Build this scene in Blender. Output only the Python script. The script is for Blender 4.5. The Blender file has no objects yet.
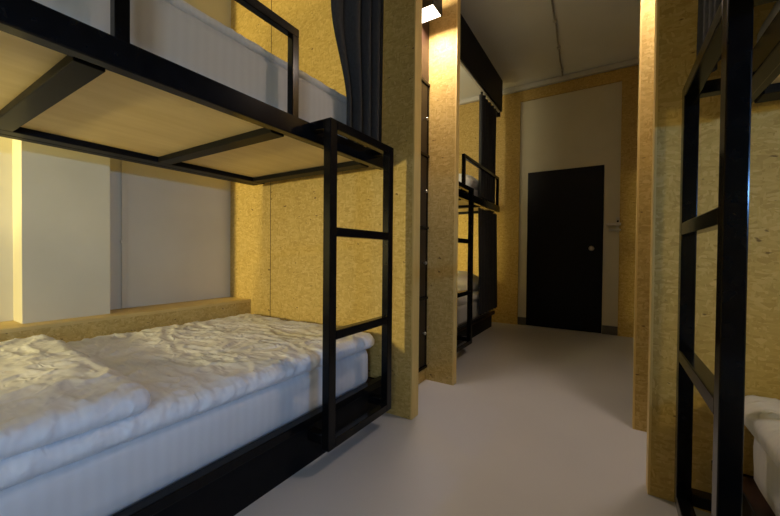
import bpy, bmesh, math, random
from mathutils import Vector, Matrix, Euler, noise
S = bpy.context.scene
COL = S.collection
PI = math.pi

# ------------------------------------------------------------------ materials
def new_mat(name):
    m = bpy.data.materials.new(name); m.use_nodes = True
    nt = m.node_tree; b = nt.nodes['Principled BSDF']
    return m, nt, b

def N(nt, typ, **kw):
    n = nt.nodes.new(typ)
    for k, v in kw.items(): setattr(n, k, v)
    return n

def ramp(nt, src, stops):
    r = N(nt, 'ShaderNodeValToRGB')
    el = r.color_ramp.elements
    while len(el) < len(stops): el.new(0.5)
    for e, (p, c) in zip(el, stops):
        e.position = p; e.color = (c[0], c[1], c[2], 1)
    nt.links.new(src, r.inputs[0])
    return r.outputs[0]

def coords(nt, scale=(1, 1, 1), rot=(0, 0, 0), warp=0.0, src=None):
    t = N(nt, 'ShaderNodeTexCoord')
    mp = N(nt, 'ShaderNodeMapping')
    mp.inputs['Scale'].default_value = scale
    mp.inputs['Rotation'].default_value = rot
    out = t.outputs['Object'] if src is None else src
    if warp:
        nz = N(nt, 'ShaderNodeTexNoise'); nz.inputs['Scale'].default_value = 9.0
        nt.links.new(out, nz.inputs['Vector'])
        va = N(nt, 'ShaderNodeVectorMath', operation='MULTIPLY_ADD')
        va.inputs[1].default_value = (warp, warp, warp)
        nt.links.new(nz.outputs['Color'], va.inputs[0]); nt.links.new(out, va.inputs[2])
        out = va.outputs[0]
    nt.links.new(out, mp.inputs['Vector'])
    return mp.outputs[0]

def mixc(nt, fac, a, b, mode='MIX'):
    m = N(nt, 'ShaderNodeMix', data_type='RGBA', blend_type=mode)
    for sock, v in ((m.inputs[0], fac), (m.inputs[6], a), (m.inputs[7], b)):
        if isinstance(v, (int, float)): sock.default_value = v
        elif isinstance(v, tuple): sock.default_value = (v[0], v[1], v[2], 1)
        else: nt.links.new(v, sock)
    return m.outputs[2]

def bump(nt, b, h, strength, dist):
    bp = N(nt, 'ShaderNodeBump')
    bp.inputs['Strength'].default_value = strength; bp.inputs['Distance'].default_value = dist
    nt.links.new(h, bp.inputs['Height']); nt.links.new(bp.outputs[0], b.inputs['Normal'])

def mat_osb(name, tone=(1, 1, 1), rough=0.55):
    m, nt, b = new_mat(name)
    def t(c): return tuple(c[i] * tone[i] for i in range(3))
    lay = []
    for i, (sc, rot) in enumerate((((32, 32, 112), (0.35, 0.3, 0.2)), ((118, 38, 36), (0.2, -0.7, 0.5)), ((36, 112, 84), (0.9, 0.5, -0.4)))):
        v = N(nt, 'ShaderNodeTexVoronoi'); v.inputs['Scale'].default_value = 1.0
        v.inputs['Randomness'].default_value = 1.0
        nt.links.new(coords(nt, sc, rot, 0.05), v.inputs['Vector'])
        lay.append(v)
    cs = []
    for v in lay:
        sep = N(nt, 'ShaderNodeSeparateColor'); nt.links.new(v.outputs['Color'], sep.inputs[0])
        cs.append((ramp(nt, sep.outputs[0], [(0.0, t((.47, .32, .09))), (.25, t((.53, .37, .112))), (.65, t((.58, .412, .132))), (1.0, t((.65, .48, .18)))]), sep.outputs[1]))
    g1 = N(nt, 'ShaderNodeMath', operation='GREATER_THAN'); g1.inputs[1].default_value = .55
    nt.links.new(cs[1][1], g1.inputs[0])
    c = mixc(nt, g1.outputs[0], cs[0][0], cs[1][0])
    g2 = N(nt, 'ShaderNodeMath', operation='GREATER_THAN'); g2.inputs[1].default_value = .6
    nt.links.new(cs[2][1], g2.inputs[0])
    c = mixc(nt, g2.outputs[0], c, cs[2][0])
    # dark slivers
    nz = N(nt, 'ShaderNodeTexNoise'); nz.inputs['Scale'].default_value = 1.0; nz.inputs['Detail'].default_value = 1.0
    nt.links.new(coords(nt, (24, 30, 44), (.3, .6, .2)), nz.inputs['Vector'])
    fl = ramp(nt, nz.outputs['Fac'], [(.735, (0, 0, 0)), (.78, (1, 1, 1))])
    c = mixc(nt, fl, c, t((.20, .125, .04)))
    nz2 = N(nt, 'ShaderNodeTexNoise'); nz2.inputs['Scale'].default_value = 1.0; nz2.inputs['Detail'].default_value = 4.0
    nt.links.new(coords(nt, (55, 55, 140), (.1, .9, .3)), nz2.inputs['Vector'])
    c = mixc(nt, .14, c, ramp(nt, nz2.outputs['Fac'], [(.3, (.75, .72, .66)), (.7, (1.15, 1.15, 1.15))]), 'MULTIPLY')
    nt.links.new(c, b.inputs['Base Color'])
    b.inputs['Roughness'].default_value = rough; b.inputs['Specular IOR Level'].default_value = .25
    return m

def mat_noise(name, c0, c1, scale, rough=.5, bs=0.0, bd=.002, metallic=0.0, detail=4, spec=None):
    m, nt, b = new_mat(name)
    nz = N(nt, 'ShaderNodeTexNoise'); nz.inputs['Scale'].default_value = 1.0; nz.inputs['Detail'].default_value = detail
    sc = scale if isinstance(scale, tuple) else (scale,) * 3
    nt.links.new(coords(nt, sc), nz.inputs['Vector'])
    nt.links.new(ramp(nt, nz.outputs['Fac'], [(.3, c0), (.7, c1)]), b.inputs['Base Color'])
    b.inputs['Roughness'].default_value = rough; b.inputs['Metallic'].default_value = metallic
    if spec is not None: b.inputs['Specular IOR Level'].default_value = spec
    if bs: bump(nt, b, nz.outputs['Fac'], bs, bd)
    return m

def mat_sheet(name, stripe, amt=.5, crease=(15, 26, 20), tone=1.0):
    """white hotel cotton with a faint woven tone-on-tone stripe and fine creases"""
    m, nt, b = new_mat(name)
    w = N(nt, 'ShaderNodeTexWave'); w.wave_type = 'BANDS'; w.bands_direction = 'Y'
    w.inputs['Scale'].default_value = stripe; w.inputs['Distortion'].default_value = 1.5
    w.inputs['Detail'].default_value = 1.0; w.inputs['Detail Scale'].default_value = .6
    t = N(nt, 'ShaderNodeTexCoord'); nt.links.new(t.outputs['Object'], w.inputs['Vector'])
    nt.links.new(mixc(nt, w.outputs['Fac'], tuple(tone * v for v in (.76, .76, .765)), tuple(tone * v for v in (.79, .79, .795))), b.inputs['Base Color'])
    nz = N(nt, 'ShaderNodeTexNoise'); nz.noise_type = 'RIDGED_MULTIFRACTAL'
    nz.inputs['Scale'].default_value = 1.0; nz.inputs['Detail'].default_value = 3; nz.inputs['Distortion'].default_value = .7
    nt.links.new(coords(nt, crease, (0, 0, .5), .06), nz.inputs['Vector'])
    b.inputs['Roughness'].default_value = .6
    b.inputs['Sheen Weight'].default_value = .1
    bump(nt, b, nz.outputs['Fac'], amt, .007)
    return m

def mat_emit(name, col, s):
    m, nt, b = new_mat(name)
    b.inputs['Base Color'].default_value = (.9, .9, .88, 1)
    b.inputs['Emission Color'].default_value = (*col, 1); b.inputs['Emission Strength'].default_value = s
    return m

M = {}
M['osb'] = mat_osb('osb_board')
M['edge'] = mat_noise('pale_edge_timber', (.68, .50, .17), (.76, .57, .21), (40, 40, 6), .5)
M['ledge_top'] = mat_noise('ledge_timber', (.62, .45, .15), (.70, .52, .19), (40, 6, 40), .5)
M['ply'] = mat_noise('birch_plywood', (.66, .52, .25), (.75, .61, .33), (22, 3, 22), .5, detail=5)
M['white'] = mat_noise('painted_plaster_wall', (.66, .62, .47), (.71, .67, .52), 3.0, .65, .05)
M['ceil'] = mat_noise('grey_plaster_ceiling', (.77, .79, .77), (.83, .85, .83), 2.2, .8, .1, .003)
M['floor'] = mat_noise('grey_epoxy_floor', (.50, .50, .515), (.54, .54, .555), 1.6, .36, .02)
M['black'] = mat_noise('black_gloss_steel', (.003, .003, .0035), (.006, .006, .0065), 30, .17, .06, .001, 0.0, 3, .2)
M['blackmatt'] = mat_noise('black_board', (.004, .004, .0045), (.006, .006, .0065), 20, .45, spec=.12)
M['door'] = mat_noise('blue_black_door_paint', (.002, .0025, .005), (.003, .0035, .007), 8, .42, spec=.18)
M['skirt'] = mat_noise('dark_grey_skirting', (.10, .10, .10), (.13, .13, .13), 12, .5)
M['steel'] = mat_noise('brushed_steel', (.55, .53, .50), (.66, .64, .60), 40, .3, 0, .001, 1.0)
M['locker'] = mat_noise('dark_brown_locker_laminate', (.013, .0075, .005), (.022, .012, .008), (9, 9, 60), .4)
M['brown'] = mat_noise('reddish_brown_panel', (.035, .017, .011), (.055, .027, .017), (9, 9, 50), .45)
M['curtain'] = mat_noise('charcoal_curtain_cloth', (.026, .028, .034), (.040, .043, .050), (120, 120, 60), .85, .1, .001)
M['sheet'] = mat_sheet('white_striped_cotton', 16.0, .9)
M['mat'] = mat_sheet('white_mattress_cover', 9.0, .15, (4, 6, 3), .86)
M['plastic'] = mat_noise('white_plastic', (.62, .61, .57), (.68, .67, .62), 20, .4)
M['cable'] = mat_noise('grey_cable_sheath', (.30, .29, .26), (.38, .37, .33), 30, .5)
M['lamp_black'] = mat_noise('lamp_housing_black', (.01, .009, .008), (.016, .014, .012), 30, .4)
M['diff'] = mat_emit('lamp_diffuser', (1.0, .88, .68), 7.0)
M['glass'], _nt, _b = new_mat('window_glass')
_t = N(_nt, 'ShaderNodeBsdfTransparent'); _t.inputs[0].default_value = (.95, .97, .98, 1)
_g = N(_nt, 'ShaderNodeBsdfGlossy'); _g.inputs['Roughness'].default_value = .02
_m = N(_nt, 'ShaderNodeMixShader'); _m.inputs[0].default_value = .06
_nt.links.new(_t.outputs[0], _m.inputs[1]); _nt.links.new(_g.outputs[0], _m.inputs[2])
_nt.links.new(_m.outputs[0], _nt.nodes['Material Output'].inputs[0])

# ------------------------------------------------------------------ mesh helpers
def box(bm, x0, x1, y0, y1, z0, z1):
    if x0 > x1: x0, x1 = x1, x0
    if y0 > y1: y0, y1 = y1, y0
    if z0 > z1: z0, z1 = z1, z0
    v = [bm.verts.new(p) for p in ((x0, y0, z0), (x1, y0, z0), (x1, y1, z0), (x0, y1, z0), (x0, y0, z1), (x1, y0, z1), (x1, y1, z1), (x0, y1, z1))]
    for f in ((0, 3, 2, 1), (4, 5, 6, 7), (0, 1, 5, 4), (1, 2, 6, 5), (2, 3, 7, 6), (3, 0, 4, 7)):
        bm.faces.new([v[i] for i in f])

def tube(bm, p0, p1, r, n=14, caps=True):
    p0, p1 = Vector(p0), Vector(p1); d = (p1 - p0).normalized()
    a = d.orthogonal().normalized(); b = d.cross(a)
    rings = []
    for p in (p0, p1):
        rings.append([bm.verts.new(p + r * (math.cos(2 * PI * i / n) * a + math.sin(2 * PI * i / n) * b)) for i in range(n)])
    for i in range(n):
        bm.faces.new((rings[0][i], rings[0][(i + 1) % n], rings[1][(i + 1) % n], rings[1][i]))
    if caps:
        bm.faces.new(rings[0][::-1]); bm.faces.new(rings[1])

def path_tube(bm, pts, r, n=10):
    rings = []
    for k, p in enumerate(pts):
        d = (Vector(pts[min(k + 1, len(pts) - 1)]) - Vector(pts[max(k - 1, 0)])).normalized()
        a = d.cross(Vector((0.3, 0.1, 1))).normalized(); b = d.cross(a)
        rings.append([bm.verts.new(Vector(p) + r * (math.cos(2 * PI * i / n) * a + math.sin(2 * PI * i / n) * b)) for i in range(n)])
    for A, B in zip(rings, rings[1:]):
        for i in range(n): bm.faces.new((A[i], A[(i + 1) % n], B[(i + 1) % n], B[i]))
    bm.faces.new(rings[0][::-1]); bm.faces.new(rings[-1])

def lathe(bm, centre, axis, prof, n=20):
    c = Vector(centre); d = Vector(axis).normalized(); a = d.orthogonal().normalized(); b = d.cross(a)
    rings = [[bm.verts.new(c + d * h + max(r, 1e-4) * (math.cos(2 * PI * i / n) * a + math.sin(2 * PI * i / n) * b)) for i in range(n)] for r, h in prof]
    for A, B in zip(rings, rings[1:]):
        for i in range(n): bm.faces.new((A[i], A[(i + 1) % n], B[(i + 1) % n], B[i]))
    bm.faces.new(rings[0][::-1]); bm.faces.new(rings[-1])

def world_loc(o):
    v = Vector((0, 0, 0))
    while o is not None: v += o.location; o = o.parent
    return v

def make(name, bm, mat, parent=None, loc=None, bev=0.0, smooth=False):
    """links bm (world coordinates) as ONE mesh object whose origin is loc"""
    bmesh.ops.recalc_face_normals(bm, faces=bm.faces)
    if bev:
        bmesh.ops.bevel(bm, geom=[e for e in bm.edges if e.calc_face_angle(0) > .5], offset=bev, segments=2, affect='EDGES', profile=.5)
    base = world_loc(parent) if parent else Vector((0, 0, 0))
    org = Vector(loc) if loc is not None else (base if parent else Vector((0, 0, 0)))
    me = bpy.data.meshes.new(name); bm.to_mesh(me); bm.free()
    me.transform(Matrix.Translation(-org))
    me.materials.append(mat)
    if smooth:
        for p in me.polygons: p.use_smooth = True
    o = bpy.data.objects.new(name, me); COL.objects.link(o)
    o.location = org - base
    if parent: o.parent = parent
    return o

def thing(name, label, cat, loc, group=None):
    o = bpy.data.objects.new(name, None); COL.objects.link(o)
    o.empty_display_size = .1; o.location = loc
    return tag(o, label, cat, group)

def tag(o, label, cat, group=None):
    o['label'] = label; o['category'] = cat
    if group: o['group'] = group
    return o

def bx(name, mat, parent, *boxes, bev=0.0, loc=None):
    bm = bmesh.new()
    for b in boxes: box(bm, *b)
    return make(name, bm, mat, parent, loc, bev)

def struct(name, mat, *boxes, bev=0.0, parent=None):
    o = bx(name, mat, parent, *boxes, bev=bev)
    if parent is None: o['kind'] = 'structure'
    return o

def fold(p, s):
    """ridged crease noise"""
    a = 1 - abs(noise.noise(p * s)) * 2.2
    return max(a, 0) ** 2

def soft_slab(name, mat, parent, lo, hi, r, res, disp, loc=None, shape=None):
    """a rounded, crumpled cushion-like slab: box surface grid, rounded by r, pushed along its normal by disp(p, n)"""
    lo, hi = Vector(lo), Vector(hi); size = hi - lo
    bm = bmesh.new()
    nx, ny, nz = (max(2, int(size[i] / res[i])) for i in range(3))
    vs = {}
    def vert(i, j, k):
        key = (i, j, k)
        if key not in vs:
            p = Vector((lo.x + size.x * i / nx, lo.y + size.y * j / ny, lo.z + size.z * k / nz))
            vs[key] = bm.verts.new(p)
        return vs[key]
    for i in range(nx):
        for j in range(ny):
            bm.faces.new((vert(i, j, 0), vert(i, j + 1, 0), vert(i + 1, j + 1, 0), vert(i + 1, j, 0)))
            bm.faces.new((vert(i, j, nz), vert(i + 1, j, nz), vert(i + 1, j + 1, nz), vert(i, j + 1, nz)))
    for i in range(nx):
        for k in range(nz):
            bm.faces.new((vert(i, 0, k), vert(i + 1, 0, k), vert(i + 1, 0, k + 1), vert(i, 0, k + 1)))
            bm.faces.new((vert(i, ny, k), vert(i, ny, k + 1), vert(i + 1, ny, k + 1), vert(i + 1, ny, k)))
    for j in range(ny):
        for k in range(nz):
            bm.faces.new((vert(0, j, k), vert(0, j, k + 1), vert(0, j + 1, k + 1), vert(0, j + 1, k)))
            bm.faces.new((vert(nx, j, k), vert(nx, j + 1, k), vert(nx, j + 1, k + 1), vert(nx, j, k + 1)))
    new = []
    for v in bm.verts:
        p = v.co.copy()
        q = Vector([min(max(p[i], lo[i] + r[i]), hi[i] - r[i]) for i in range(3)])
        d = p - q
        dn = Vector([d[i] / r[i] if r[i] else 0 for i in range(3)])
        L = dn.length
        if L > 1:
            dn = dn / L
            p = q + Vector([dn[i] * r[i] for i in range(3)])
        if L > 1e-6:
            n = Vector([dn[i] / max(r[i], 1e-3) for i in range(3)]).normalized()
        else: n = Vector((0, 0, 1))
        new.append((v, p, n))
    for v, p, n in new:
        v.co = p + n * disp(p, n)
        if shape: v.co = shape(v.co)
    return make(name, bm, mat, parent, loc, 0, True)

# ------------------------------------------------------------------ the room
XL, XR, YB, YF, ZC = -2.66, 1.90, 4.93, -2.60, 3.20
floor = struct('floor', M['floor'], (XL - .1, XR + .1, YF - .1, YB + .1, -.08, 0))
ceiling = struct('ceiling', M['ceil'], (XL - .1, XR + .1, YF - .1, YB + .1, ZC, ZC + .1))
wall_left = struct('wall_left', M['white'], (XL - .1, XL, YF - .1, YB + .1, 0, ZC), (XL, XL + .165, .505, .87, 0, ZC))
VY0, VY1, VZ0, VZ1 = -.30, .16, 1.26, 1.43
wall_right = struct('wall_right', M['white'], (XR, XR + .1, YF - .1, VY0, 0, ZC), (XR, XR + .1, VY1, YB + .1, 0, ZC), (XR, XR + .1, VY0, VY1, 0, VZ0), (XR, XR + .1, VY0, VY1, VZ1, ZC))
win2 = struct('added_window_2', M['plastic'], (XR + .02, XR + .07, VY0, VY1, VZ0, VZ0 + .03), (XR + .02, XR + .07, VY0, VY1, VZ1 - .03, VZ1), (XR + .02, XR + .07, VY0, VY0 + .03, VZ0, VZ1), (XR + .02, XR + .07, VY1 - .03, VY1, VZ0, VZ1))  # unseen slit window, added to throw blue light on the left side
struct('pane', M['glass'], (XR + .044, XR + .048, VY0 + .02, VY1 - .02, VZ0 + .02, VZ1 - .02), parent=win2)
# back wall with the doorway opening, the OSB cladding round the white field
wall_back = struct('wall_back', M['white'], (XL, -.945, YB + .012, YB + .12, 0, ZC), (-.075, XR, YB + .012, YB + .12, 0, ZC), (-.945, -.075, YB + .012, YB + .12, 2.035, ZC),
                   (-.945, -.075, YB + .10, YB + .12, 0, 2.035))
tr1 = struct('trim_1', M['osb'], (XL, -1.05, YB - .012, YB + .012, 0, 3.13))
tr2 = struct('trim_2', M['osb'], (-1.05, .086, YB - .012, YB + .012, 2.992, 3.13))
tr3 = struct('trim_3', M['osb'], (.086, XR, YB - .012, YB + .012, 0, 3.13))
tr4 = struct('trim_4', M['plastic'], (XL, XR, YB - .05, YB + .012, 3.135, 3.195), bev=.006)
bb = struct('baseboard_back', M['skirt'], (-1.05, -.945, YB + .002, YB + .012, 0, .105), (-.072, .086, YB + .002, YB + .012, 0, .105))
# the far door
bm = bmesh.new(); box(bm, -.943, -.077, YB - .004, YB + .04, .006, 2.033)
door = make('door_1', bm, M['door'], None, (-.51, YB, 0), .004); door['kind'] = 'structure'
bm = bmesh.new(); lathe(bm, (-.195, YB - .004, 1.03), (0, -1, 0), [(.030, 0), (.030, .006), (.012, .010), (.012, .03), (.026, .038), (.030, .052), (.024, .066), (.0, .070)])
h = make('door_handle', bm, M['steel'], door, None, 0, True)

# front wall behind the viewpoint with an unseen window added for daylight
WX0, WX1, WZ0, WZ1 = .72, 1.84, .6, 2.5
wall_front = struct('wall_front', M['white'], (XL, WX0, YF - .1, YF, 0, ZC), (WX1, XR, YF - .1, YF, 0, ZC), (WX0, WX1, YF - .1, YF, 0, WZ0), (WX0, WX1, YF - .1, YF, WZ1, ZC))
win = struct('added_window_1', M['plastic'], (WX0, WX1, YF - .08, YF - .02, WZ0, WZ0 + .06), (WX0, WX1, YF - .08, YF - .02, WZ1 - .06, WZ1), (WX0, WX0 + .06, YF - .08, YF - .02, WZ0, WZ1),
             (WX1 - .06, WX1, YF - .08, YF - .02, WZ0, WZ1), ((WX0 + WX1) / 2 - .03, (WX0 + WX1) / 2 + .03, YF - .08, YF - .02, WZ0, WZ1))
struct('pane', M['glass'], (WX0 + .05, WX1 - .05, YF - .052, YF - .048, WZ0 + .05, WZ1 - .05), parent=win)

# OSB partitions between the alcoves, each with its pale timber edge
def partition(name, x0, x1, y0, y1, edge_x):
    s = 1 if edge_x > (x0 + x1) / 2 else -1
    o = struct(name, M['osb'], (x0, x1 - .008, y0, y1, 0, ZC) if s > 0 else (x0 + .008, x1, y0, y1, 0, ZC))
    struct('edge_strip', M['edge'], (edge_x - .008 * s, edge_x, y0, y1, 0, ZC), parent=o)
    return o
PLX, PRX = -.945, .140
p1 = partition('wall_near_left', XL, PLX, 1.75, 1.83, PLX)
p2 = partition('wall_far_left', XL, PLX, 2.375, 2.435, PLX)
p3 = partition('wall_near_right', PRX, XR, 1.72, 1.80, PRX)
p4 = partition('wall_far_right', .118, XR, 2.325, 2.385, .118)
p5 = partition('wall_added_left', XL, PLX, -2.10, -2.02, PLX)  # invented partition out of view, carries the added lamps
p6 = partition('wall_added_right', PRX, XR, -.43, -.35, PRX)  # invented partition out of view, keeps window daylight off the back wall
for p, xs, y in ((p1, (-2.16, -1.0), 1.75), (p3, (1.35,), 1.72)):       # board joints and a knot
    for x in xs[:1]: struct('board_joint', M['locker'], (x - .0022, x + .0022, y - .0015, y + .004, 0, ZC), parent=p)

# the boxed ledge along the white wall behind each lower bed
def ledge(y0, y1, label):
    t = thing('wall_ledge', label, 'ledge', (-2.52, (y0 + y1) / 2, 0))
    bx('front_board', M['osb'], t, (-2.41, -2.392, y0, y1, .0, .56))
    bx('top_board', M['ledge_top'], t, (XL + .002, -2.39, y0, .504, .56, .578), (-2.494, -2.39, .504, .871, .56, .578), (XL + .002, -2.39, .871, y1, .56, .578))
    return t
ledge(-.345, 1.745, 'long boxed chipboard ledge along the white wall behind the lower bed')

# wall conduit beside the pilaster
c = thing('wall_conduit', 'thin painted vertical conduit on the white wall beside the pilaster', 'conduit', (XL, 1.0, .58))
bx('cover_strip', M['white'], c, (XL, XL + .014, .985, 1.012, .58, 3.19), bev=.003)
for z in (1.0, 2.0, 3.0): bx('clip', M['white'], c, (XL, XL + .018, .978, 1.019, z, z + .018), bev=.002)

# cable across the ceiling
bm = bmesh.new(); pts = []
for i in range(90):
    y = 1.9 + i * (4.87 - 1.9) / 89
    pts.append((-.45 - (y - 3.0) * .047 + .008 * noise.noise(Vector((y * 3, 0, 1))), y, ZC - .011 + .003 * noise.noise(Vector((0, y * 6, 2)))))
path_tube(bm, pts, .0085)
cb = tag(make('ceiling_cable', bm, M['cable'], None, (-.45, 1.9, ZC), 0, True), 'thin grey cable running along the grey ceiling towards the far wall', 'cable')
for y in (2.2, 2.7, 3.2, 3.7, 4.2, 4.7):
    x = -.45 - (y - 3.0) * .047
    bx('cable_clip', M['plastic'], cb, (x - .016, x + .016, y - .008, y + .008, ZC - .022, ZC))

# small white bracket beside the door
t = thing('wall_bracket', 'small white two-bar bracket on the wall right of the black door', 'bracket', (.03, YB, 1.24))
bx('upper_bar', M['plastic'], t, (-.045, .10, YB - .075, YB + .012, 1.300, 1.328), bev=.005)
bx('lower_bar', M['plastic'], t, (-.02, .10, YB - .055, YB + .012, 1.235, 1.258), bev=.005)
bx('wall_plate', M['plastic'], t, (.05, .084, YB - .004, YB + .012, 1.22, 1.40), bev=.003)
bm = bmesh.new(); lathe(bm, (.068, YB - .075, 1.345), (0, -1, 0), [(.011, 0), (.011, .008), (.007, .012), (0, .013)], 12); make('switch_knob', bm, M['blackmatt'], t)

# ------------------------------------------------------------------ bunk beds
def bunk(label, X, s, Y0, d, dz=0.0, length=2.05, lad=(.13, .635), base_in=0.0, guard_end=None, rz=0.0):
    """steel bunk. X = aisle face, s = +1 when the aisle lies towards +x; Y0 = end by the ladder, d = direction the bed runs"""
    W = 1.13
    def B(u0, u1, v0, v1, z0, z1):
        return (X - s * u0, X - s * u1, Y0 + d * v0, Y0 + d * v1, z0, z1)
    t = thing('bunk_bed', label, 'bunk bed', (X - s * W / 2, Y0 + d * length / 2, 0), 'black steel bunk beds')
    K = M['black']
    zb, zt = 1.44 + dz, 1.519 + dz
    bi = base_in
    bx('base_panel', M['blackmatt'], t, B(bi + .012, bi + .03, .0, length, 0, .19), B(bi + .03, W, length - .02, length, 0, .19), B(bi + .03, W, .0, .02, 0, .19), B(W - .02, W, .02, length - .02, 0, .19))
    bx('base_rail', K, t, B(bi, .045, 0, length, .175, .213), bev=.004)
    bx('base_platform', M['brown'], t, B(.045, W, .0, length, .17, .19))
    bx('front_rail', K, t, B(0, .04, .02, length, zb, zt), B(.04, .066, .02, length, zb + .008, zb + .03), bev=.004)
    bx('rear_rail', M['blackmatt'], t, B(W - .055, W, .085, length, zb, zt), B(W - .13, W - .055, .085, length, zb + .001, zb + .03), bev=.004)
    bx('end_rail', M['blackmatt'], t, B(.066, W - .115, .10, .185, zb + .003, zb + .03), B(.066, W - .115, .10, .135, zb + .03, zt - .02), bev=.003)
    bx('end_rail', M['blackmatt'], t, B(.066, W - .115, length - .06, length, zb, zt - .02), bev=.003)
    for v in (.72, 1.345):
        bx('cross_beam', M['blackmatt'], t, B(.066, W - .115, v, v + .07, zb + .002, zb + .03), bev=.003)
    bx('bunk_board', M['ply'], t, B(.041, W - .056, .136, length - .06, zb + .03, zb + .048))
    g1 = guard_end or length - .05
    gr = bx('guard_rail', K, t, B(0, .032, .70, g1, zt + .328, zt + .365), bev=.003)
    n = 2 if guard_end is None else 1
    posts = (.70, 1.312, g1 - .036) if guard_end is None else (.70, g1 - .036)
    for v in posts: bx('guard_post', K, gr, B(0, .032, v, v + .036, zt - .005, zt + .329), bev=.003)
    for u in ((0.0,) if guard_end is None else (W - .05,)):
        bx('corner_post', K, t, B(u, u + .05, length - .05, length, 0.0, zt), bev=.003)
    # ladder
    a, b = lad
    ld = bx('ladder', K, t, B(-.12, -.08, a, a + .045, .10, zt), B(-.12, -.08, b - .045, b, .10, zt),
            B(-.08, 0, b - .045, b, zt - .04, zt), B(-.08, .005, a, a + .045, zt - .04, zt),
            B(-.08, .005 + bi, b - .045, b, .12, .16), B(-.08, .005 + bi, a, a + .045, .12, .16), bev=.003)
    lz = (.10, .572 + rz, 1.02 + dz * .5, zt - .04)
    for z in lz: bx('rung', K, ld, B(-.12, -.08, a + .045, b - .045, z, z + .04), bev=.003)
    return t, B, zt

b1, B1, z1 = bunk('black steel bunk bed beside the white wall with the pilaster and ledge', -1.12, 1, 1.75, -1)
b2, B2, z2 = bunk('black steel bunk bed in the alcove by the far wall under the black pelmet', -1.22, 1, 2.60, 1, .05, 2.0, base_in=.075, guard_end=1.96)
b3, B3, z3 = bunk('black steel bunk bed against the right-hand chipboard panel, its ladder close to the viewer', .32, -1, 1.69, -1, 0, 2.0, lad=(.135, .69), rz=.022)

# ------------------------------------------------------------------ bedding
def crumple(amp, s, k, seed, fine=1.0):
    """cloth relief: soft swells, long creases in two directions and short sharp tucks"""
    o = Vector((seed * 7.3, seed * 3.1, seed))
    def f(p, n):
        q = p + o
        w = Vector((noise.noise(q * 4), noise.noise(q * 4 + Vector((9, 0, 0))), 0)) * .12
        q = q + w
        a = noise.noise(Vector((q.x, q.y, q.z)) * s * .35) * amp * .8
        m1 = .5 + .5 * noise.noise(q * 2.3 + Vector((3, 1, 0)))
        a += (fold(Vector((q.x * .5, q.y * 1.3, q.z * .3)), s) - .3) * amp * .8
        a += (fold(Vector((q.x * 1.2 + q.y * .9, q.y * .5 - q.x * .4, q.z * .3)), s * 1.7) - .3) * amp * .65 * m1
        a += (fold(Vector((q.x * .7 - q.y * 1.1, q.y * .5 + q.x * .5, q.z * .3)), s * 2.6) - .3) * amp * .42 * m1 * fine
        a += (fold(Vector((q.x * .6 + 5, q.y * 1.1, q.z * .3)), s * 4.2) - .3) * amp * .22 * fine
        if n.x > .5 or n.x < -.5:      # puckers across the hem
            a += noise.noise(Vector((q.z * 6, q.y * 34, seed))) * amp * .28 * fine
        return a * k(p, n)
    return f
one = lambda p, n: 1.0
top = lambda p, n: .35 if n.z < -.2 else 1.0

# near left lower bed
mt = soft_slab('mattress', M['mat'], None, (-2.33, -.28, .192), (-1.168, 1.655, .40), (.04, .04, .03), (.03, .03, .03),
               crumple(.006, 7, lambda p, n: 0 if n.z < -.2 else 1, 1), (-1.75, .7, .19))
tag(mt, 'white lower mattress in the nearest left-hand bunk, under the crumpled duvet', 'mattress')
def drape(c):
    if c.x > -1.35 and c.z < .44: c.x += .0
    return c
dv = soft_slab('duvet', M['sheet'], None, (-2.375, -.26, .392), (-1.145, 1.71, .480), (.06, .06, .043), (.0095, .0095, .012),
               crumple(.011, 11, lambda p, n: .15 if n.z < -.2 else 1, 2), (-1.75, .7, .40))
tag(dv, 'white crumpled striped duvet spread on the near left lower bed', 'duvet')
fo = soft_slab('folded_duvet', M['sheet'], None, (-2.32, -.28, .466), (-1.14, .535, .545), (.05, .045, .039), (.0095, .0095, .012),
               crumple(.010, 10, lambda p, n: .15 if n.z < -.2 else 1, 5), (-1.75, .1, .48), lambda c: Vector((c.x, c.y - .05 * (c.x + 2.32) / 1.17 + .03, c.z)))
tag(fo, 'white folded duvet layer lying on the duvet at the near left corner', 'duvet')

# near left upper bed
um = soft_slab('mattress', M['mat'], None, (-2.22, -.25, z1 - .03), (-1.205, 1.60, 1.755), (.03, .03, .025), (.03, .03, .03),
               crumple(.004, 6, lambda p, n: 0 if n.z < -.2 else 1, 11), (-1.7, .7, z1 - .03))
tag(um, 'white upper mattress behind the guard rail of the nearest left-hand bunk', 'mattress')
uc = soft_slab('quilted_pad', M['sheet'], None, (-2.23, -.255, 1.752), (-1.21, 1.605, 1.792), (.02, .02, .019), (.02, .02, .012),
               crumple(.004, 10, lambda p, n: .2 if n.z < -.2 else 1, 12), (-1.7, .7, 1.66))
tag(uc, 'soft white quilted pad on top of the near left upper mattress', 'mattress pad')

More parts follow.
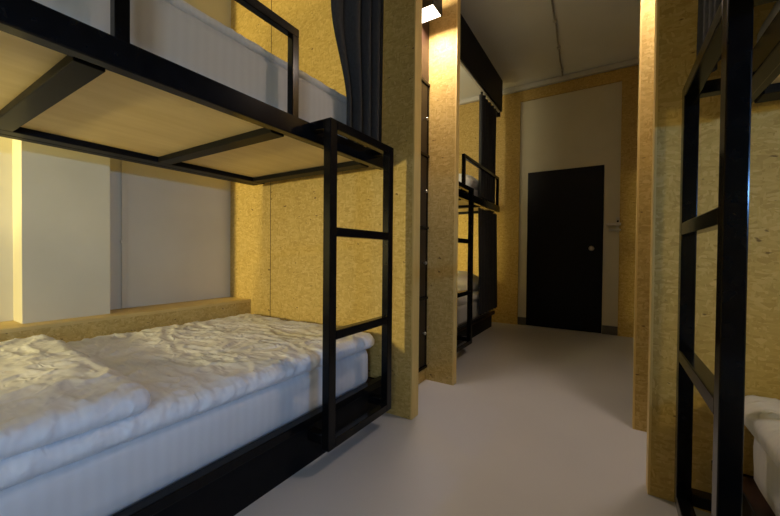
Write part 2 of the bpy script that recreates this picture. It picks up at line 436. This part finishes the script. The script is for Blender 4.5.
# right lower bed
m3 = soft_slab('mattress', M['mat'], None, (.405, -.24, .192), (1.43, 1.62, .40), (.04, .04, .03), (.03, .03, .03),
               crumple(.005, 7, lambda p, n: 0 if n.z < -.2 else 1, 21), (.9, .7, .19))
tag(m3, 'white lower mattress of the right-hand bunk, at the photo edge beside the ladder', 'mattress')
d3 = soft_slab('duvet', M['sheet'], None, (.36, -.22, .395), (1.44, 1.66, .492), (.05, .05, .047), (.016, .016, .015),
               crumple(.010, 6, lambda p, n: .15 if n.z < -.2 else 1, 22), (.9, .7, .40))
tag(d3, 'white duvet on the right-hand lower bed behind the black ladder', 'duvet')
u3 = soft_slab('mattress', M['mat'], None, (.37, -.20, z3 - .03), (1.41, 1.56, 1.665), (.03, .03, .025), (.04, .04, .03),
               crumple(.004, 6, lambda p, n: 0 if n.z < -.2 else 1, 23), (.9, .7, z3 - .03))
tag(u3, 'white upper mattress of the right-hand bunk in the dark top corner', 'mattress')

# far bunk bedding
m2 = soft_slab('mattress', M['mat'], None, (-2.30, 2.66, .192), (-1.31, 4.55, .42), (.04, .04, .03), (.04, .04, .03),
               crumple(.005, 7, lambda p, n: 0 if n.z < -.2 else 1, 31), (-1.8, 3.6, .19))
tag(m2, 'white lower mattress seen past the far bunk ladder', 'mattress')
d2 = soft_slab('duvet', M['sheet'], None, (-2.31, 2.66, .412), (-1.29, 4.35, .50), (.05, .05, .042), (.03, .03, .02),
               crumple(.014, 7, lambda p, n: .15 if n.z < -.2 else 1, 32), (-1.8, 3.6, .42))
tag(d2, 'white rumpled duvet on the far bunk lower bed', 'duvet')
def pillow(lo, hi, seed, label):
    c = (Vector(lo) + Vector(hi)) / 2; hs = (Vector(hi) - Vector(lo)) / 2
    def sh(p):
        a = (p.x - c.x) / hs.x; b = (p.y - c.y) / hs.y
        k = max(.18, (1 - abs(a) ** 3.0) * (1 - abs(b) ** 3.0)) ** .55
        return Vector((p.x, p.y, lo[2] + (p.z - lo[2]) * (.35 + .65 * k)))
    o = soft_slab('pillow', M['sheet'], None, lo, hi, (.06, .06, hs.z * .95), (.02, .02, .02), crumple(.010, 8, top, seed), (c.x, c.y, lo[2]), sh)
    return tag(o, label, 'pillow')
pillow((-1.98, 3.9, .49), (-1.34, 4.40, .73), 33, 'white plump pillow on the far lower bed beside the curtain')
u2 = soft_slab('mattress', M['mat'], None, (-2.3, 2.70, z2 - .03), (-1.305, 4.5, 1.69), (.03, .03, .025), (.04, .04, .03),
               crumple(.005, 7, lambda p, n: 0 if n.z < -.2 else 1, 34), (-1.8, 3.6, z2 - .03))
tag(u2, 'white upper mattress behind the guard rail of the far bunk', 'mattress')
pillow((-1.95, 3.75, 1.67), (-1.315, 4.35, 1.90), 35, 'white rumpled pillow on the far upper bed behind the guard rail')

# ------------------------------------------------------------------ curtains, pelmets
def curtain(name, label, X, zt_, zb_, edge, folds, amp, seed, group='charcoal bed curtains', flare=lambda z: 0):
    """pleated cloth hanging in the plane x = X; edge(z) gives its two y limits"""
    bm = bmesh.new(); nz = 50; nu = folds * 14
    front, back = [], []
    for k in range(nz + 1):
        z = zt_ + (zb_ - zt_) * k / nz; y0, y1 = edge(z); rf, rb = [], []
        for i in range(nu + 1):
            u = i / nu
            ph = u * folds * 2 * PI + .8 * noise.noise(Vector((u * 4, seed, z * .35)))
            a = amp * (.75 + .4 * noise.noise(Vector((u * 5, seed * 2, z * .5))))
            x = X + a * math.sin(ph) + .25 * a * math.sin(2 * ph + 1)
            y = y0 + (y1 - y0) * u + flare(z) * (1 - u) ** 4
            rf.append(bm.verts.new((x + .002, y, z))); rb.append(bm.verts.new((x - .002, y, z)))
        front.append(rf); back.append(rb)
    for k in range(nz):
        for i in range(nu):
            bm.faces.new((front[k][i], front[k + 1][i], front[k + 1][i + 1], front[k][i + 1]))
            bm.faces.new((back[k][i], back[k][i + 1], back[k + 1][i + 1], back[k + 1][i]))
        bm.faces.new((front[k][0], back[k][0], back[k + 1][0], front[k + 1][0]))
        bm.faces.new((front[k][nu], front[k + 1][nu], back[k + 1][nu], back[k][nu]))
    for i in range(nu):
        bm.faces.new((front[0][i], front[0][i + 1], back[0][i + 1], back[0][i]))
        bm.faces.new((front[nz][i], back[nz][i], back[nz][i + 1], front[nz][i + 1]))
    o = make(name, bm, M['curtain'], None, (X, sum(edge(zb_)) / 2, zb_), 0, True)
    return tag(o, label, 'curtain', group)

def e1(z):
    k = max(0, min(1, (2.15 - z) / .45)); k = k * k * (3 - 2 * k)
    return -.125 * (1 - k)
curtain('bed_curtain', 'charcoal curtain gathered at the end of the near left upper bunk', -1.150, 2.76, 1.535, lambda z: (1.395, 1.722), 4, .040, 3, flare=e1)
curtain('bed_curtain', 'charcoal curtain in the top right corner above the right-hand ladder', .285, 2.76, 1.60, lambda z: (1.25, 1.70), 6, .026, 5)
curtain('bed_curtain', 'charcoal curtain hanging from the pelmet beside the far upper bunk', -1.255, 2.76, 1.59, lambda z: (3.86 + .02 * (2.7 - z), 4.50), 6, .032, 7)
curtain('bed_curtain', 'charcoal curtain hanging to the base of the far lower bunk', -1.265, 1.47, .245, lambda z: (3.87 + .06 * (1.47 - z), 4.62 + .06 * (1.47 - z)), 6, .022, 9)

def pelmet(label, X, s, y0, y1, zb):
    t = thing('pelmet', label, 'pelmet', (X, (y0 + y1) / 2, zb), 'black curtain pelmets')
    bx('face_board', M['blackmatt'], t, (X, X - s * .022, y0, y1, zb, ZC - .004), bev=.002)
    bx('curtain_track', M['plastic'], t, (X - s * .022, X - s * .045, y0 + .01, y1 - .01, zb - .012, zb + .012))
    bx('end_bracket', M['blackmatt'], t, (X - s * .022, X - s * .07, y1 - .03, y1, zb - .06, ZC - .004))
    return t
pelmet('long black pelmet board under the ceiling of the far left alcove', -1.215, 1, 2.436, 4.64, 2.80)
pelmet('black pelmet board over the near left bunk, above the frame', -1.15, 1, -.34, 1.748, 2.76)
pelmet('black pelmet board over the right-hand bunk, above the frame', .245, -1, -.34, 1.718, 2.76)

# ------------------------------------------------------------------ lockers, lamps
def lockers(label, X, s, y0, y1, far):
    """column of four lockers whose doors face the aisle (s = +1 towards +x)"""
    t = thing('locker_column', label, 'lockers', (X - s * .25, (y0 + y1) / 2, 0), 'dark locker columns')
    bx('plinth', M['osb'], t, (X, X - s * .5, y0, y1, 0, .10))
    bx('carcass', M['blackmatt'], t, (X - s * .02, X - s * .5, y0, y1, .10, 2.195))
    bx('top_panel', M['brown'], t, (X, X - s * .02, y0, y1, 2.215, ZC - .004))
    zs = [.105, .62, 1.14, 1.67, 2.195]
    fr = bx('door_frame', M['black'], t, *[(X + s * .014, X - s * .02, y0, y1, z - .009, z + .009) for z in zs], (X + s * .010, X - s * .02, y0, y0 + .03, .10, 2.2), (X + s * .006, X - s * .02, y1 - .02, y1, .10, 2.2))
    for za, zb in zip(zs, zs[1:]):
        d = bx('door', M['locker'], t, (X + s * .003, X - s * .02, y0 + .032, y1 - .022, za + .012, zb - .012), bev=.002)
        bm = bmesh.new(); yk = y1 - .06
        lathe(bm, (X + s * .003, yk, (za + zb) / 2), (s, 0, 0), [(.006, 0), (.006, .010), (.011, .014), (.012, .020), (.008, .026), (0, .027)], 14)
        make('knob', bm, M['steel'], d, None, 0, True)
    return t
lockers('dark brown four-door locker column in the slot between the two left chipboard partitions', -1.165, 1, 1.832, 2.373, 1)
lockers('dark brown four-door locker column hidden between the two right chipboard partitions', .360, -1, 1.802, 2.323, 1)

def cube_lamp(label, x0, x1, y0, y1, z0, z1, wall_x, power):
    t = thing('wall_lamp', label, 'wall lamp', ((x0 + x1) / 2, (y0 + y1) / 2, z0), 'black cube wall lamps')
    bx('housing', M['lamp_black'], t, (x0, x1, y0, y0 + .006, z0, z1), (x0, x1, y1 - .006, y1, z0, z1), (x0, x0 + .006, y0, y1, z0, z1), (x1 - .006, x1, y0, y1, z0, z1))
    bx('top_diffuser', M['diff'], t, (x0 + .006, x1 - .006, y0 + .006, y1 - .006, z1 - .01, z1 - .003))
    bx('diffuser', M['diff'], t, (x0 + .006, x1 - .006, y0 + .006, y1 - .006, z0 + .003, z0 + .01))
    L = bpy.data.lights.new('lamp_glow', 'AREA'); L.shape = 'RECTANGLE'; L.size = x1 - x0 - .02; L.size_y = y1 - y0 - .02
    L.color = (1, .80, .66); L.energy = power; L.spread = PI
    lo = bpy.data.objects.new('lamp_glow', L); COL.objects.link(lo); lo.parent = t; lo.location = (0, 0, -.004)
    U = bpy.data.lights.new('lamp_uplight', 'AREA'); U.shape = 'RECTANGLE'; U.size = L.size; U.size_y = L.size_y; U.color = L.color; U.energy = power * .4
    uo = bpy.data.objects.new('lamp_uplight', U); COL.objects.link(uo); uo.parent = t; uo.location = (0, 0, z1 - z0 + .004); uo.rotation_euler = (PI, 0, 0)
    return t
LP = 10
cube_lamp('black cube lamp glowing white above the left lockers', -1.163, -1.0, 2.09, 2.235, 2.575, 2.72, -1.165, LP)
cube_lamp('black cube lamp above the right lockers, hidden by the partition', .205, .358, 2.04, 2.185, 2.575, 2.72, .36, LP)

# reading lamps added out of view to light the berths and far wall
def fill(label, x, y, z, power, aim, cone=118, blend=.3, col=(1, .82, .34)):
    t = thing('fill_wall_lamp', label, 'reading lamp', (x, y, z), 'berth reading lamps')
    bm = bmesh.new(); lathe(bm, (x, y - .07, z + .03), (0, 1, 0), [(.035, 0), (.035, .012), (.012, .014), (.012, .03)], 18); make('wall_plate', bm, M['lamp_black'], t)
    bm = bmesh.new(); lathe(bm, (x, y - .055, z + .03), (0, .6, -.35), [(.03, 0), (.045, .05)], 18); make('lamp_shade', bm, M['lamp_black'], t, None, 0, True)
    L = bpy.data.lights.new('lamp_glow', 'SPOT'); L.color = col; L.energy = power; L.shadow_soft_size = .10; L.spot_size = math.radians(cone); L.spot_blend = blend
    lo = bpy.data.objects.new('lamp_glow', L); COL.objects.link(lo); lo.parent = t; lo.location = (0, .07, -.02); lo.rotation_euler = Vector((-aim[0], -aim[1], -aim[2])).to_track_quat('Z', 'Y').to_euler()
    return t
fill('reading lamp added beyond the head of the near left lower berth', -2.2, -1.95, 1.08, 215, (-.12, .99, 0), 62, .25)
fill('reading lamp added beyond the head of the near left upper berth', -2.2, -1.95, 2.35, 235, (-.24, .96, 0), 62, .3)
fill('reading lamp added at the head of the right lower berth', .95, -.28, 1.10, 22, (.50, .86, 0))
fill('reading lamp added at the head of the far lower berth', -1.95, 2.505, 1.10, 130, (-.38, .92, 0), 84, .5)
fill('reading lamp added at the head of the far upper berth', -1.50, 2.505, 2.32, 72, (-.62, .8, .10), 124, .9, (1, .86, .58))

# ------------------------------------------------------------------ daylight: area lamps outside the added windows
def daylight(name, loc, look, sx, sy, col, power):
    L = bpy.data.lights.new(name, 'AREA'); L.shape = 'RECTANGLE'; L.size = sx; L.size_y = sy
    L.color = col; L.energy = power
    lo = bpy.data.objects.new(name, L); COL.objects.link(lo); lo.location = loc
    lo.rotation_euler = (-Vector(look)).to_track_quat('Z', 'Y').to_euler()
daylight('overcast_fill', ((WX0 + WX1) / 2, YF - .2, (WZ0 + WZ1) / 2), (0, 1, 0), WX1 - WX0 - .1, WZ1 - WZ0 - .1, (.78, .88, 1.0), 48)  # area lamp added in place of sky behind the front window
daylight('blue_fill', (XR + .2, (VY0 + VY1) / 2, (VZ0 + VZ1) / 2), (-1, 0, 0), VY1 - VY0, VZ1 - VZ0, (.18, .45, 1.0), 68)  # blue lamp added behind the slit window, tints floor and bedding

W = bpy.data.worlds.new('world'); S.world = W; W.use_nodes = True
bg = W.node_tree.nodes['Background']; bg.inputs[0].default_value = (.5, .7, 1, 1); bg.inputs[1].default_value = .3

# ------------------------------------------------------------------ camera
cam = bpy.data.cameras.new('camera'); co = bpy.data.objects.new('camera', cam); COL.objects.link(co); S.camera = co
cam.sensor_width = 36; cam.lens = 350.436 / 780 * 36; cam.clip_start = .02; cam.clip_end = 50
yaw, pitch, roll = .56113001, -.013756141, .00913823416
f = Vector((-math.sin(yaw) * math.cos(pitch), math.cos(yaw) * math.cos(pitch), math.sin(pitch)))
r = Vector((math.cos(yaw), math.sin(yaw), 0)); u = r.cross(f)
c_, s_ = math.cos(roll), math.sin(roll)
r2 = c_ * r + s_ * u; u2 = -s_ * r + c_ * u
m = Matrix((r2, u2, -f)).transposed().to_4x4(); m.translation = (0, 0, .95)
co.matrix_world = m

S.view_settings.view_transform = 'Standard'; S.view_settings.look = 'None'
S.view_settings.exposure = 0.0; S.view_settings.gamma = 1.0; S.view_settings.use_curve_mapping = False
